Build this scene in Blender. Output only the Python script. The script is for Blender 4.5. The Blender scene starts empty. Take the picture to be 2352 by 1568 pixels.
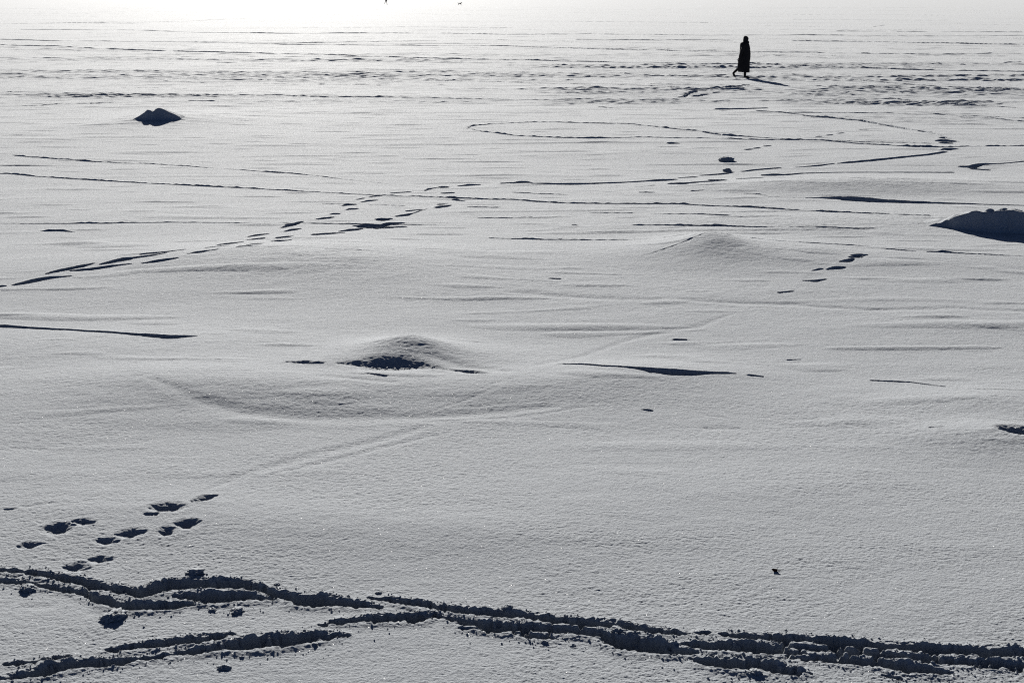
import bpy, bmesh, math, random
import numpy as np
from mathutils import Vector, Matrix

C = bpy.context.scene.collection
R = math.radians
rng = np.random.default_rng(7)
random.seed(11)

# ------------------------------------------------------------------ camera, sky, sun, exposure
CAM_H = 3.6
FD = 3266.6                       # focal length in measuring units (picture 2352 wide), a 50 mm lens on 36 mm
CX, CY = 1176.0, 784.0
HORIZON = -25.4                   # the horizon lies just above the frame
PITCH = math.atan((CY - HORIZON) / FD)
cam_d = bpy.data.cameras.new('camera')
cam_d.sensor_width = 36.0
cam_d.lens = 50.0
cam_d.clip_start = 0.1
cam_d.clip_end = 20000
cam = bpy.data.objects.new('camera', cam_d)
C.objects.link(cam)
cam.location = (0, 0, CAM_H)
cam.rotation_euler = (R(90) - PITCH, 0, 0)
bpy.context.scene.camera = cam

SUN_EL = R(16.6)
SUN_AZ = R(-8.9)                  # left of straight ahead
SUN_DIR = Vector((math.sin(SUN_AZ) * math.cos(SUN_EL), math.cos(SUN_AZ) * math.cos(SUN_EL), math.sin(SUN_EL)))
w = bpy.data.worlds.new('World')
bpy.context.scene.world = w
w.use_nodes = True
nt = w.node_tree
bg = nt.nodes['Background']
sky = nt.nodes.new('ShaderNodeTexSky')
sky.sky_type = 'NISHITA'
sky.sun_disc = False
sky.sun_elevation = SUN_EL
sky.sun_rotation = SUN_AZ
sky.air_density = 0.14
sky.dust_density = 0.1
sky.ozone_density = 1.5
nt.links.new(sky.outputs['Color'], bg.inputs['Color'])
bg.inputs['Strength'].default_value = 0.05
sun_d = bpy.data.lights.new('sun', 'SUN')
sun_d.energy = 5.0
sun_d.angle = R(0.5)
sun_d.color = (1.0, 0.965, 0.91)
sun = bpy.data.objects.new('sun', sun_d)
C.objects.link(sun)
sun.rotation_euler = (-SUN_DIR).to_track_quat('-Z', 'Y').to_euler()

sc = bpy.context.scene
sc.view_settings.view_transform = 'Standard'
sc.view_settings.look = 'None'
sc.view_settings.gamma = 1.0
sc.view_settings.use_curve_mapping = False
sc.view_settings.exposure = 0.84
sc.render.engine = 'CYCLES'
sc.cycles.use_denoising = False
sc.cycles.max_bounces = 3
sc.cycles.diffuse_bounces = 1
sc.cycles.filter_width = 1.2
sc.cycles.sample_clamp_direct = 1.6
sc.cycles.sample_clamp_indirect = 0.055


# ------------------------------------------------------------------ helpers
def ground_xy(x, y):
    """picture position -> point on the level ice, with the depth along the lens axis"""
    xc = (np.asarray(x, float) - CX) / FD
    yc = -(np.asarray(y, float) - CY) / FD
    t = CAM_H / (math.sin(PITCH) - yc * math.cos(PITCH))
    return t * xc, t * (math.cos(PITCH) + yc * math.sin(PITCH)), t


_perm = rng.permutation(256).astype(np.int32)
_perm = np.concatenate([_perm, _perm])
_ga = rng.random(256).astype(np.float32) * 2 * math.pi
_gx, _gy = np.cos(_ga).astype(np.float32), np.sin(_ga).astype(np.float32)


def perlin(x, y):
    x = np.asarray(x, np.float32)
    y = np.asarray(y, np.float32)
    xi = np.floor(x).astype(np.int32)
    yi = np.floor(y).astype(np.int32)
    xf = x - xi
    yf = y - yi
    u = xf * xf * xf * (xf * (xf * 6 - 15) + 10)
    v = yf * yf * yf * (yf * (yf * 6 - 15) + 10)
    x0 = xi & 255
    x1 = (xi + 1) & 255
    y0 = yi & 255
    y1 = (yi + 1) & 255
    a, b = _perm[x0], _perm[x1]

    def g(h, fx, fy):
        return _gx[h] * fx + _gy[h] * fy
    n00 = g(_perm[a + y0], xf, yf)
    n10 = g(_perm[b + y0], xf - 1, yf)
    n01 = g(_perm[a + y1], xf, yf - 1)
    n11 = g(_perm[b + y1], xf - 1, yf - 1)
    nx0 = n00 + u * (n10 - n00)
    nx1 = n01 + u * (n11 - n01)
    return (nx0 + v * (nx1 - nx0)) * 1.5


def sstep(a, b, x):
    t = np.clip((x - a) / (b - a), 0, 1)
    return t * t * (3 - 2 * t)


def link(name, data, parent=None, mat=None):
    o = bpy.data.objects.new(name, data)
    C.objects.link(o)
    if parent is not None:
        o.parent = parent
    if mat is not None:
        data.materials.append(mat)
    return o


def tag(o, label=None, cat=None, group=None, kind=None):
    for k, v in (('label', label), ('category', cat), ('group', group), ('kind', kind)):
        if v:
            o[k] = v
    return o


def grid_mesh(name, X, Y, Z):
    """a sheet from three (rows, columns) arrays"""
    r, c = X.shape
    me = bpy.data.meshes.new(name)
    co = np.empty((r * c, 3), np.float32)
    co[:, 0] = X.ravel()
    co[:, 1] = Y.ravel()
    co[:, 2] = Z.ravel()
    me.vertices.add(r * c)
    me.vertices.foreach_set('co', co.ravel())
    idx = np.arange(r * c, dtype=np.int32).reshape(r, c)
    q = np.empty((r - 1, c - 1, 4), np.int32)
    q[..., 0] = idx[:-1, :-1]
    q[..., 1] = idx[:-1, 1:]
    q[..., 2] = idx[1:, 1:]
    q[..., 3] = idx[1:, :-1]
    n = (r - 1) * (c - 1)
    me.loops.add(n * 4)
    me.loops.foreach_set('vertex_index', q.ravel())
    me.polygons.add(n)
    me.polygons.foreach_set('loop_start', np.arange(0, n * 4, 4, dtype=np.int32))
    me.update(calc_edges=True)
    me.shade_smooth()
    return me


# ------------------------------------------------------------------ materials
def snow_material():
    m = bpy.data.materials.new('snow')
    m.use_nodes = True
    t = m.node_tree
    N, L = t.nodes, t.links
    b = N['Principled BSDF']
    geo = N.new('ShaderNodeNewGeometry')

    def noise(scale, detail, rough=0.5):
        n = N.new('ShaderNodeTexNoise')
        n.inputs['Scale'].default_value = scale
        n.inputs['Detail'].default_value = detail
        n.inputs['Roughness'].default_value = rough
        L.new(geo.outputs['Position'], n.inputs['Vector'])
        return n
    b.inputs['Base Color'].default_value = (0.285, 0.322, 0.368, 1)
    b.inputs['Roughness'].default_value = 0.85
    b.inputs['Specular IOR Level'].default_value = 0.018
    b.inputs['Sheen Weight'].default_value = 0.42
    b.inputs['Sheen Roughness'].default_value = 0.8
    b.inputs['Sheen Tint'].default_value = (1.0, 0.985, 0.945, 1)
    n1 = noise(55, 4, 0.65)
    n2 = noise(150, 3, 0.65)
    b1 = N.new('ShaderNodeBump')
    b1.inputs['Strength'].default_value = 1.0
    b1.inputs['Distance'].default_value = 0.010
    L.new(n1.outputs['Fac'], b1.inputs['Height'])
    b2 = N.new('ShaderNodeBump')
    b2.inputs['Strength'].default_value = 1.0
    b2.inputs['Distance'].default_value = 0.0045
    L.new(n2.outputs['Fac'], b2.inputs['Height'])
    L.new(b1.outputs['Normal'], b2.inputs['Normal'])
    L.new(b2.outputs['Normal'], b.inputs['Normal'])
    # crystal facets: a thin glossy coat whose normal jumps from crystal to crystal
    vor = N.new('ShaderNodeTexVoronoi')
    vor.inputs['Scale'].default_value = 240
    L.new(geo.outputs['Position'], vor.inputs['Vector'])
    sub = N.new('ShaderNodeVectorMath')
    sub.operation = 'SUBTRACT'
    sub.inputs[1].default_value = (0.5, 0.5, 0.5)
    wn = N.new('ShaderNodeTexWhiteNoise')
    L.new(vor.outputs['Position'], wn.inputs['Vector'])
    L.new(wn.outputs['Color'], sub.inputs[0])
    sca = N.new('ShaderNodeVectorMath')
    sca.operation = 'SCALE'
    sca.inputs['Scale'].default_value = 1.9
    L.new(sub.outputs[0], sca.inputs[0])
    add = N.new('ShaderNodeVectorMath')
    add.operation = 'ADD'
    L.new(sca.outputs[0], add.inputs[0])
    L.new(geo.outputs['Normal'], add.inputs[1])
    nrm = N.new('ShaderNodeVectorMath')
    nrm.operation = 'NORMALIZE'
    L.new(add.outputs[0], nrm.inputs[0])
    sep = N.new('ShaderNodeSeparateXYZ')
    L.new(vor.outputs['Color'], sep.inputs[0])
    big = N.new('ShaderNodeMath')
    big.operation = 'GREATER_THAN'
    big.inputs[1].default_value = 0.985
    L.new(sep.outputs['X'], big.inputs[0])
    mul = N.new('ShaderNodeMath')
    mul.operation = 'MULTIPLY'
    mul.inputs[1].default_value = 0.5
    L.new(big.outputs[0], mul.inputs[0])
    L.new(mul.outputs[0], b.inputs['Coat Weight'])
    b.inputs['Coat Roughness'].default_value = 0.16
    b.inputs['Coat IOR'].default_value = 1.31
    L.new(nrm.outputs[0], b.inputs['Coat Normal'])
    return m


def plain(name, col, rough=0.8, vary=0.25, scale=40, bump=0.003):
    m = bpy.data.materials.new(name)
    m.use_nodes = True
    t = m.node_tree
    N, L = t.nodes, t.links
    b = N['Principled BSDF']
    b.inputs['Roughness'].default_value = rough
    b.inputs['Specular IOR Level'].default_value = 0.15
    tc = N.new('ShaderNodeTexCoord')
    n = N.new('ShaderNodeTexNoise')
    n.inputs['Scale'].default_value = scale
    n.inputs['Detail'].default_value = 4
    L.new(tc.outputs['Object'], n.inputs['Vector'])
    r = N.new('ShaderNodeValToRGB')
    r.color_ramp.elements[0].color = (*[c * (1 - vary) for c in col], 1)
    r.color_ramp.elements[1].color = (*[c * (1 + vary) for c in col], 1)
    L.new(n.outputs['Fac'], r.inputs['Fac'])
    L.new(r.outputs['Color'], b.inputs['Base Color'])
    bp = N.new('ShaderNodeBump')
    bp.inputs['Distance'].default_value = bump
    L.new(n.outputs['Fac'], bp.inputs['Height'])
    L.new(bp.outputs['Normal'], b.inputs['Normal'])
    return m


SNOW = snow_material()
COAT = plain('black_wool', (0.010, 0.010, 0.012), 0.9)
BOOT = plain('black_leather', (0.010, 0.009, 0.009), 0.7)
KNIT = plain('dark_knit', (0.014, 0.013, 0.016), 0.95)
SKIN = plain('skin', (0.42, 0.26, 0.19), 0.6, 0.08)
JACKET = plain('dark_jacket', (0.03, 0.03, 0.035), 0.8)
TROUSER = plain('dark_trousers', (0.035, 0.035, 0.04), 0.9)
FUR = plain('dark_fur', (0.025, 0.022, 0.02), 0.95)
LEAF = plain('withered_brown', (0.035, 0.018, 0.014), 0.8)

# ------------------------------------------------------------------ what was measured in the photograph
# every stroke is a line of x,y,thickness; the region it was read in gives its offset and scale
REG = {'a': (0, 0), 'b': (1176, 0), 'c': (0, 376), 'd': (1176, 376), 'e': (0, 752.6), 'f': (1176, 752.6), 'g': (0, 1129), 'h': (1176, 1129)}


def read(reg, s):
    ox, oy = REG[reg]
    return [(ox + a * .5, oy + b * .5, c * .5) for a, b, c in (map(float, p.split(',')) for p in s.split())]


NEAR = [  # grooves cut by skis and sledges along the bottom of the picture
    ('g', '-80,358,22 0,365,22 100,378,24 200,390,32 300,407,38 400,430,42 500,448,40 590,468,44 650,478,44 720,455,58 800,440,58 900,437,50 1000,436,50 1100,438,52 1160,450,46 1210,462,34 1260,476,40 1320,490,44 1400,505,66 1480,510,62 1560,518,44 1650,528,32 1750,541,14'),
    ('g', '-80,405,20 0,415,24 80,426,26 170,438,28 300,460,28 380,472,32 450,500,44 520,524,50 600,538,50 700,541,42 800,535,32 880,527,14'),
    ('g', '790,488,10 850,490,30 930,497,56 1000,494,60 1100,492,50 1200,498,32 1270,506,10'),
    ('g', '1700,492,10 1800,506,26 1900,521,34 2000,536,36 2100,550,34 2200,560,34 2300,568,34 2352,573,34 2450,582,36 2550,597,40 2650,606,40 2750,614,38 2850,624,38 2950,640,32 3050,651,28 3150,658,20 3250,656,12'),
    ('h', '960,658,14 1000,662,22 1100,671,28 1200,679,32 1300,684,40 1400,691,44 1500,698,40 1600,706,40 1700,714,36 1800,723,40 1900,729,42 2000,736,42 2100,741,44 2200,746,46 2352,750,48 2500,757,48'),
    ('g', '2010,580,10 2080,596,28 2150,612,38 2250,626,48 2352,634,46 2452,633,36 2552,640,36 2652,650,38 2752,664,42 2802,684,56 2872,700,76 2952,706,80 3052,724,66 3132,738,44 3200,742,20'),
    ('h', '790,704,12 850,708,36 900,714,46 1000,712,52 1100,720,58 1200,732,52 1270,746,28 1350,752,12'),
    ('h', '1240,762,14 1350,770,26 1450,776,38 1550,781,40 1650,791,42 1700,796,44 1800,812,48 1900,828,38 2000,838,22 2060,836,8'),
    ('h', '1200,690,14 1300,718,24 1400,728,28 1500,737,30 1600,746,34 1700,753,34 1800,766,32 1900,776,34 2000,786,34 2100,790,34 2200,784,28 2300,797,24 2420,810,24'),
    ('h', '830,775,14 900,786,48 980,796,54 1060,802,56 1130,804,58 1200,816,54 1290,830,38 1370,838,12'),
    ('g', '480,738,10 530,735,22 600,728,28 700,715,34 800,702,38 900,688,40 1000,675,28 1060,660,14'),
    ('g', '1480,622,12 1550,607,24 1650,598,34 1750,591,42 1850,588,42 1930,588,40 1985,578,20'),
    ('g', '-80,888,24 0,872,26 80,862,34 170,846,44 250,820,54 330,806,48 420,796,40 520,790,34 600,781,24 700,770,20 800,755,24 900,741,32 1000,727,36 1100,712,58 1200,702,70 1300,692,66 1400,681,54 1500,672,36 1590,664,12'),
    ('g', '40,802,14 140,795,20 250,772,14 330,762,8'),
    ('h', '0,655,14 60,662,32 130,673,32 195,680,14'),
    ('g', '2110,635,8 2180,640,18 2245,648,12'),
    ('h', '1700,850,10 1780,860,16 1850,870,14'),
    ('h', '2080,800,10 2150,808,20 2250,806,22 2330,820,20'),
]
PRINTS = [  # soft old prints, lower left
     ('e', '1320,192,6 1400,195,14 1480,198,8'), ('e', '2080,222,8 2170,228,16 2240,237,6'), ('e', '1690,252,6 1770,262,8'),
    ('g', '305,352,20 350,355,36 392,357,20'), ('g', '415,317,12 460,320,26 503,320,16'), ('g', '455,240,18 492,243,26 530,243,14'),
    ('g', '545,215,14 600,210,32 655,204,16'), ('g', '730,212,14 768,203,34 805,192,14'), ('g', '815,170,16 860,172,34 905,166,16'),
    ('g', '672,128,10 715,127,14'), ('g', '695,100,14 740,97,32 800,96,32 838,90,12'), ('g', '890,68,12 940,54,28 995,38,10'),
    ('g', '230,182,24 270,185,40 315,180,20'), ('g', '342,155,12 385,158,24 425,160,14'), ('g', '320,174,8 350,171,10'),
    ('g', '90,262,10 135,257,24 180,252,14'), ('g', '20,92,8 65,92,12'), ('f', '2230,484,8 2270,490,26 2320,496,34 2420,500,34'),
    ('f', '600,377,4 640,380,8'), ('f', '2185,240,2'),
]
SOFT = [  # half-filled old tracks
    ('e', '700,290,24 900,365,30 1100,410,32 1400,428,32 1700,424,30 1950,420,26 2300,394,24 2520,370,16'), ('e', '2000,170,16 2150,205,24 2330,225,14'),
    ('e', '1890,440,8 1970,437,16 2060,432,14'), ('e', '1600,200,8 1720,198,14 1830,198,16 1950,202,10'), ('f', '890,398,6 960,404,8'), ('f', '900,455,12 1050,455,10'), ('f', '1550,445,8 1640,462,8'),
    ('d', '0,604,8 70,606,14 200,616,12 350,624,12 500,630,12 640,632,10 800,633,8 950,641,9 1080,646,12 1200,649,10 1300,652,10 1460,664,10 1560,670,9 1680,675,9 1760,673,10 1900,672,12 2040,668,10 2150,676,8 2352,683,9 2500,690,9'),
    ('e', '2040,436,8 2150,428,12 2280,422,12 2420,408,10 2560,390,8 2650,372,9 2720,366,5'),
    ('e', '2080,382,5 2200,375,10 2352,360,8 2500,350,5'),
    ('e', '1960,462,18 1700,535,22 1400,605,24 1100,695,22 960,760,14'), ('e', '1990,500,12 1750,560,16 1500,628,14 1250,690,8'), ('e', '2300,300,8 2150,350,9 1990,395,9'), ('e', '2350,270,6 2230,300,8'), ('f', '1000,-60,10 860,-10,14 640,25,14 500,60,14 300,140,18 120,190,14'),
    ('e', '1480,270,12 1800,290,14'), ('g', '60,400,6 100,395,6'), ('g', '120,535,20 210,535,26'), ('e', '60,560,8 200,570,10'), ('e', '120,835,10 250,820,8'), ('e', '0,845,10 60,848,8'),
]
DIPS = [  # gentle hollows, dark only where they fall away most
    ('e', '1560,200,10 1680,205,26 1740,207,38 1830,207,38 1910,206,28 2000,212,14 2080,222,10'), ('e', '2060,222,10 2160,230,20 2240,237,8'),
]
CUTS = [  # clean dark scarps and ledges in the middle distance
    ('c', '-100,742,12 0,748,17 120,756,12 210,763,12 320,769,9 400,779,11 490,786,13 560,795,12 640,805,17 720,813,22 790,820,24 840,816,16 900,813,6'),
    ('f', '210,186,4 320,190,9 420,202,9 520,208,9 580,212,16 650,221,28 740,226,31 830,224,26 900,220,16 990,216,9 1030,216,4'),
    ('f', '1090,220,8 1150,224,7'), ('f', '1650,232,5 1740,237,9 1830,242,6 1990,268,5'), ('f', '2130,287,3 2352,291,4'),
    ('d', '1350,162,2 1430,162,7 1500,166,18 1560,171,24 1640,176,23 1750,182,17 1850,187,14 1980,191,9 2150,196,5 2352,202,4 2500,206,3'),
    
    ('c', '190,307,4 220,305,12 280,306,10 330,311,4'),
    ('d', '750,801,9 800,802,7'), ('e', '620,268,3'), ('d', '170,546,4 220,547,5'),
    ('e', '1690,252,5 1770,262,6'), ('e', '1000,186,5'), 
    ('f', '1920,475,6 1980,475,4'), ('d', '1270,893,6 1330,890,4'),
]
TRAIL = [  # trail of prints climbing from the left edge to the middle
    ('c', '-60,580,10 10,570,8'), ('c', '65,565,6 120,555,13 180,542,15 240,535,9 320,530,4'), ('c', '215,518,5 300,502,12 370,490,11 430,478,4'),
    ('c', '330,507,5 420,503,10 520,492,7 600,487,3'), ('c', '465,484,5 520,474,13 580,464,15 625,460,5'), ('c', '600,462,8 700,453,7 760,443,4'),
    ('c', '650,445,4 750,438,6 850,429,3'), ('c', '660,487,4 740,480,11 815,472,4'), ('c', '865,456,3 920,450,9 1000,440,3'),
    ('c', '1000,408,4 1050,398,12 1110,386,6'), ('c', '950,424,4 1050,415,3'), ('c', '1140,347,3 1180,338,9 1230,330,4'),
    ('c', '1140,366,3 1175,362,11 1210,355,6'), ('c', '1100,433,6 1150,430,7 1190,428,3'), ('c', '1140,415,4 1190,408,8 1215,398,4'),
    ('c', '1260,385,6 1285,382,13 1310,380,8 1340,370,3'), ('c', '1280,356,6 1320,352,8 1350,345,3'), ('c', '1295,298,5 1340,284,17 1390,268,6'),
    ('c', '1310,317,5 1345,308,11 1380,302,4'), ('c', '1460,257,5 1500,251,10 1530,246,4'), ('c', '1520,232,4 1540,229,9 1560,227,3'),
    ('c', '1595,210,4 1620,206,9 1640,204,4'), ('c', '1575,190,4 1605,184,11 1625,183,5'), ('c', '1660,173,3 1700,164,9 1730,161,3'),
    ('c', '1640,160,3 1670,153,4'), ('c', '1700,147,4 1740,140,9'), ('c', '1450,335,8 1500,331,7 1580,325,3'), ('c', '1560,318,4 1620,308,13 1660,302,5'),
    ('c', '1630,288,5 1690,290,20 1740,290,15 1790,278,8 1850,276,4'), ('c', '1730,300,6 1790,295,7 1860,292,4'), ('c', '1745,254,4 1760,256,14 1790,255,6'),
    ('c', '1825,241,6 1860,236,11 1900,226,4 1960,206,3'), ('c', '1870,216,4 1930,210,5'), ('c', '2010,200,10 2040,194,13 2070,188,4'),
    ('c', '2020,184,5 2050,182,3'), ('c', '2090,160,10 2110,165,8 2130,168,3'), ('c', '1950,118,3 1980,107,9 2005,103,4'), ('c', '2015,103,4 2040,101,11 2055,98,4'),
    ('c', '2040,128,6 2075,126,5'), ('c', '2110,95,4 2160,90,9 2200,88,4'), ('c', '1800,127,3 1880,122,4'), ('c', '2310,82,5 2352,80,6'),
    ('d', '1230,605,6 1290,600,4'), ('d', '1340,555,3 1390,558,9 1440,550,5'), ('d', '1380,515,4 1420,508,7'), ('d', '1450,510,5 1490,505,13 1525,502,6'),
    ('d', '1510,482,5 1535,480,14 1565,472,8'), ('d', '1560,465,8 1590,462,11'), ('d', '1570,458,8 1600,455,11 1625,453,5'),
    ('d', '0,82,5 50,78,11 90,83,6'), ('d', '100,87,4 300,89,6 500,85,5 620,80,6 700,76,11 750,72,6'), ('d', '770,62,3 840,57,6'),
    ('d', '870,48,4 950,43,7 1000,37,6 1020,33,3'), ('d', '735,96,8 780,98,11 850,94,5'), ('d', '830,92,4 910,90,8 980,84,5'), ('d', '920,80,8 970,78,4'),
    ('d', '1040,73,4 1090,70,6 1150,65,3'), ('d', '1165,49,8 1200,48,11 1260,47,7 1330,40,4 1500,36,3 1750,37,3 2020,38,5'),
    ('d', '1060,30,5 1120,23,6 1230,16,4'), ('d', '1310,14,3 1400,8,6 1480,0,3'), ('d', '2075,16,8 2110,18,13 2150,10,8 2250,4,5 2352,-6,4'), ('d', '2120,25,5 2190,30,4'),
    ('b', '1130,510,5 1250,520,5 1340,530,3'), ('b', '950,500,8 1080,497,5 1170,494,4'), ('b', '1340,533,4 1390,540,9 1450,546,8 1520,553,4'),
    ('b', '1520,553,4 1600,562,8 1670,574,7'), ('b', '1690,577,5 1730,584,9 1800,598,8 1840,606,4'), ('b', '1870,610,6 1920,618,8 1945,624,4'),
    ('b', '1965,630,8 2000,638,8'), ('b', '1975,640,10 1990,643,8'), ('b', '1985,653,12 2020,655,8'), ('b', '1990,662,8 2015,663,5'), ('b', '2000,695,12 2030,693,8'),
    ('b', '1990,705,8 1920,716,8 1850,722,8 1750,732,9 1650,742,9 1560,748,8 1500,752,3'), ('b', '1080,690,6 1100,688,5'), ('b', '1115,685,5 1135,682,5'), ('b', '1165,675,5 1185,673,4'),
    ('b', '735,662,8 760,662,4'), ('b', '1400,636,4 1420,634,4'), ('b', '1450,630,4 1470,628,4'), ('b', '1500,622,4 1520,620,4'), ('b', '1600,607,3 1630,604,4'),
    ('b', '790,444,8 805,440,8'), ('b', '815,430,10 850,421,9'), ('b', '860,414,9 900,412,5'), ('b', '770,449,6 790,447,6'), ('b', '845,442,9 870,440,6'), ('b', '880,436,10 900,434,6'),
    ('b', '930,428,6 950,426,5'), ('b', '970,407,8 1000,403,8'), ('b', '1020,402,10 1050,399,8'), ('b', '1060,394,6 1090,390,4'), ('b', '800,436,8 815,434,6'),
    ('b', '1280,425,4 1310,433,5'), ('b', '1360,434,4 1400,445,4'), ('b', '1510,430,6 1530,431,6'),
]
LINES = [  # long ski and walking lines, crumbly
    ('c', '-100,38,8 0,45,8 40,45,11 150,55,8 300,64,7 400,69,9 500,75,8 700,87,7 850,95,9 1000,102,11 1200,112,8 1400,123,7 1560,130,6 1750,138,6 1900,143,7 2050,150,9 2200,157,9 2352,163,8 2452,172,8 2552,178,7 2652,182,8 2782,184,9 2912,186,9 3112,188,11 3252,198,10 3382,203,13 3502,210,12 3652,225,10 3832,238,11 3992,248,7 4152,257,6 4272,262,5'),
    ('a', '60,717,4 80,719,9 150,724,10 250,732,8 400,742,9 550,748,5 720,752,3'), ('c', '700,0,5 870,9,4 1000,18,4 1100,24,4 1270,36,10 1330,38,7 1450,48,5 1600,65,3 1800,85,2 1920,96,2'),
    ('c', '0,272,3 330,273,6 370,272,11 430,273,10 500,275,6 560,272,9 700,272,7 900,273,6 1100,277,3 1350,275,3 1520,277,8 1600,279,7 1750,283,5 2000,282,4'),
    ('c', '1480,180,3 1600,182,5'), ('c', '1700,185,4 1860,188,5'), ('c', '2150,197,5 2280,200,9'), ('c', '2200,248,7 2352,250,7'), ('c', '2250,350,5 2352,354,5 2432,356,10 2552,362,10 2712,366,6 2972,370,3'),
    ('d', '0,125,3 130,133,6 250,138,3'), ('d', '570,108,4 650,103,3'), ('d', '590,135,7 640,137,8'), ('d', '0,250,4 90,248,7'), ('d', '360,230,3 550,232,5'), ('d', '640,240,3 850,243,6 990,254,8'),
    ('d', '280,290,7 295,290,5'), ('d', '560,295,6 700,298,7 800,301,13 950,306,11 1100,312,5 1300,318,5 1580,325,8 1680,322,4'), ('d', '700,372,6 800,373,5'),
    ('d', '900,376,3 1100,381,5 1350,397,5 1550,405,7 1640,412,4'), ('d', '1700,420,3 1790,427,11 1850,430,6'), ('d', '1910,432,8 1980,433,13 2050,438,7 2150,442,5 2350,450,3'),
    ('d', '830,131,5 880,129,6'), ('d', '1000,140,3 1140,147,5 1180,158,3 1370,162,3'),
    ('d', '600,458,4 750,432,5 930,399,6 1000,404,4'),
    ('b', '0,570,5 100,567,6 200,567,8 300,572,6 450,576,6 560,578,7 650,588,8 750,598,10 830,606,10 900,618,11 970,628,11 1080,634,7 1200,642,6 1320,648,10 1400,650,10 1500,656,7 1600,664,7 1720,670,9 1850,680,13 1960,682,13 2100,680,7 2352,677,10 2500,676,9'),
    ('b', '0,627,5 100,633,9 200,637,7 370,639,10 500,638,6 570,635,6 750,639,6 900,640,7 1050,646,7 1200,648,9 1320,650,7'), ('b', '1400,648,3 1600,656,4 1800,660,4 1960,664,3'),
    ('a', '2360,570,5 2250,577,7 2190,582,9 2165,587,9 2150,596,6 2180,602,5 2210,609,9 2260,614,7 2310,621,10 2360,627,6'),
    ('b', '0,457,5 200,457,6 330,455,11 380,455,9 500,458,5 700,457,6 750,456,10'), ('b', '750,457,6 900,465,4 1100,462,4 1270,461,9 1350,460,8 1450,460,8 1600,455,8 1750,452,8 1870,465,9 2050,470,5 2352,466,5'),
    ('b', '440,420,4 530,435,4 630,448,5 750,465,3'), ('b', '400,490,7 500,498,4'), ('b', '900,505,4 1200,518,4 1500,520,5 1800,525,5 2100,540,5 2352,548,4'), ('b', '1750,470,4 1900,478,5 2100,486,6 2352,498,5'),
    ('b', '2050,545,4 2200,550,5 2352,563,6'), ('a', '-100,206,8 0,208,9 150,212,9 280,215,11 400,222,11 550,228,10 700,232,10 850,235,10 1000,238,11 1150,242,11 1300,246,10 1500,252,10 1700,260,11 1900,266,10 2100,270,10 2352,275,10 2502,280,12 2652,285,9 2802,290,6 2952,292,6 3102,295,5 3252,298,6 3352,300,8 3442,298,13 3552,303,11 3702,308,10 3852,313,10 4002,316,10 4202,322,13 4452,326,13 4704,330,11 4850,334,10'),
    ('b', '500,335,10 600,345,13 750,350,17 850,348,15 980,345,8'), ('b', '1090,330,5 1300,345,6 1500,360,8 1700,378,9 1900,392,10 2100,404,11 2352,415,12 2500,420,12'),
    ('a', '-100,344,7 0,344,8 80,344,9 200,345,5 450,345,7 800,345,5 1150,348,5 1500,350,5 1800,348,6 2352,352,4'), ('a', '0,264,5 120,265,7 230,266,9 300,267,4'), ('a', '400,270,4 550,272,5'),
    ('a', '0,436,5 350,437,6 480,437,5 800,440,7 1000,442,6 1250,440,8 1500,448,6 1750,450,9 1900,452,6 2100,455,7 2352,457,6'), ('a', '870,462,7 960,464,10 1000,466,4'), ('a', '50,423,8 90,422,8'),
    ('a', '0,488,5 180,485,5 300,474,6 420,475,7 570,470,4'), ('a', '1000,290,6 1080,292,7 1180,297,4'), ('a', '0,182,7 250,188,8 500,190,6 900,194,5'), ('a', '330,113,4 600,104,4 900,97,4 1150,85,4'),
    ('a', '0,110,5 200,108,5 450,104,6 700,112,4'), ('a', '0,62,4 400,64,3'), ('a', '100,138,5 600,140,6 900,150,6 1300,154,7 1800,152,7 2352,160,6 2700,158,6 3200,166,5 3700,164,6 4300,168,6 4700,166,6'),
    ('a', '900,192,6 1300,205,6 1800,208,7 2352,214,7 2700,225,7 3100,232,6 3500,240,6 4000,248,7 4350,252,8 4700,246,6'), ('a', '2100,455,4 2250,452,4'), ('a', '1250,335,3 1500,318,4 1900,325,5 2060,327,8 2200,335,6 2352,342,5'),
    ('b', '2120,275,6 2200,285,8 2260,292,8 2340,287,10'), ('b', '2150,292,6 2230,302,6'), ('b', '1660,124,5 1720,116,4'), ('b', '700,260,4 770,262,5'), ('b', '230,370,5 280,366,6'), ('b', '630,390,8 690,378,7'), ('b', '20,372,4 80,382,5 170,400,4'),
    ('e', '780,480,3'), ('a', '300,20,3 900,22,3'), ('a', '0,40,3 700,38,3'), ('a', '1400,130,4 1900,126,4 2352,130,4'), ('b', '300,100,4 900,105,4'), ('b', '1300,90,4 2000,95,4'), ('b', '1500,145,6 2352,150,6'), ('b', '1300,190,8 1800,195,7 2352,205,8'),
    ('b', '300,185,6 700,188,6 1000,185,5'), ('b', '0,215,6 500,225,6 900,240,6 1400,236,5'), ('a', '700,195,5 1300,200,6 2000,190,5'),
]
BANDS = [  # broad trampled stretches
    ('a', '-200,225,20 200,225,30 600,250,50 1000,262,60 1500,275,60 2000,285,60 2352,300,60 2752,315,60 3152,320,60 3552,345,90 4052,365,110 4704,375,110 4900,380,110', .46),
    ('a', '0,140,40 1200,150,70 2352,165,70 3500,170,80 4704,180,80', .45),
    ('a', '0,445,30 900,445,30 2352,458,30', .3), ('b', '0,430,60 600,430,90 1100,410,80 1700,470,60 2352,490,60', .38), ('b', '1200,540,40 2352,555,60', .3),
]
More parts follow.
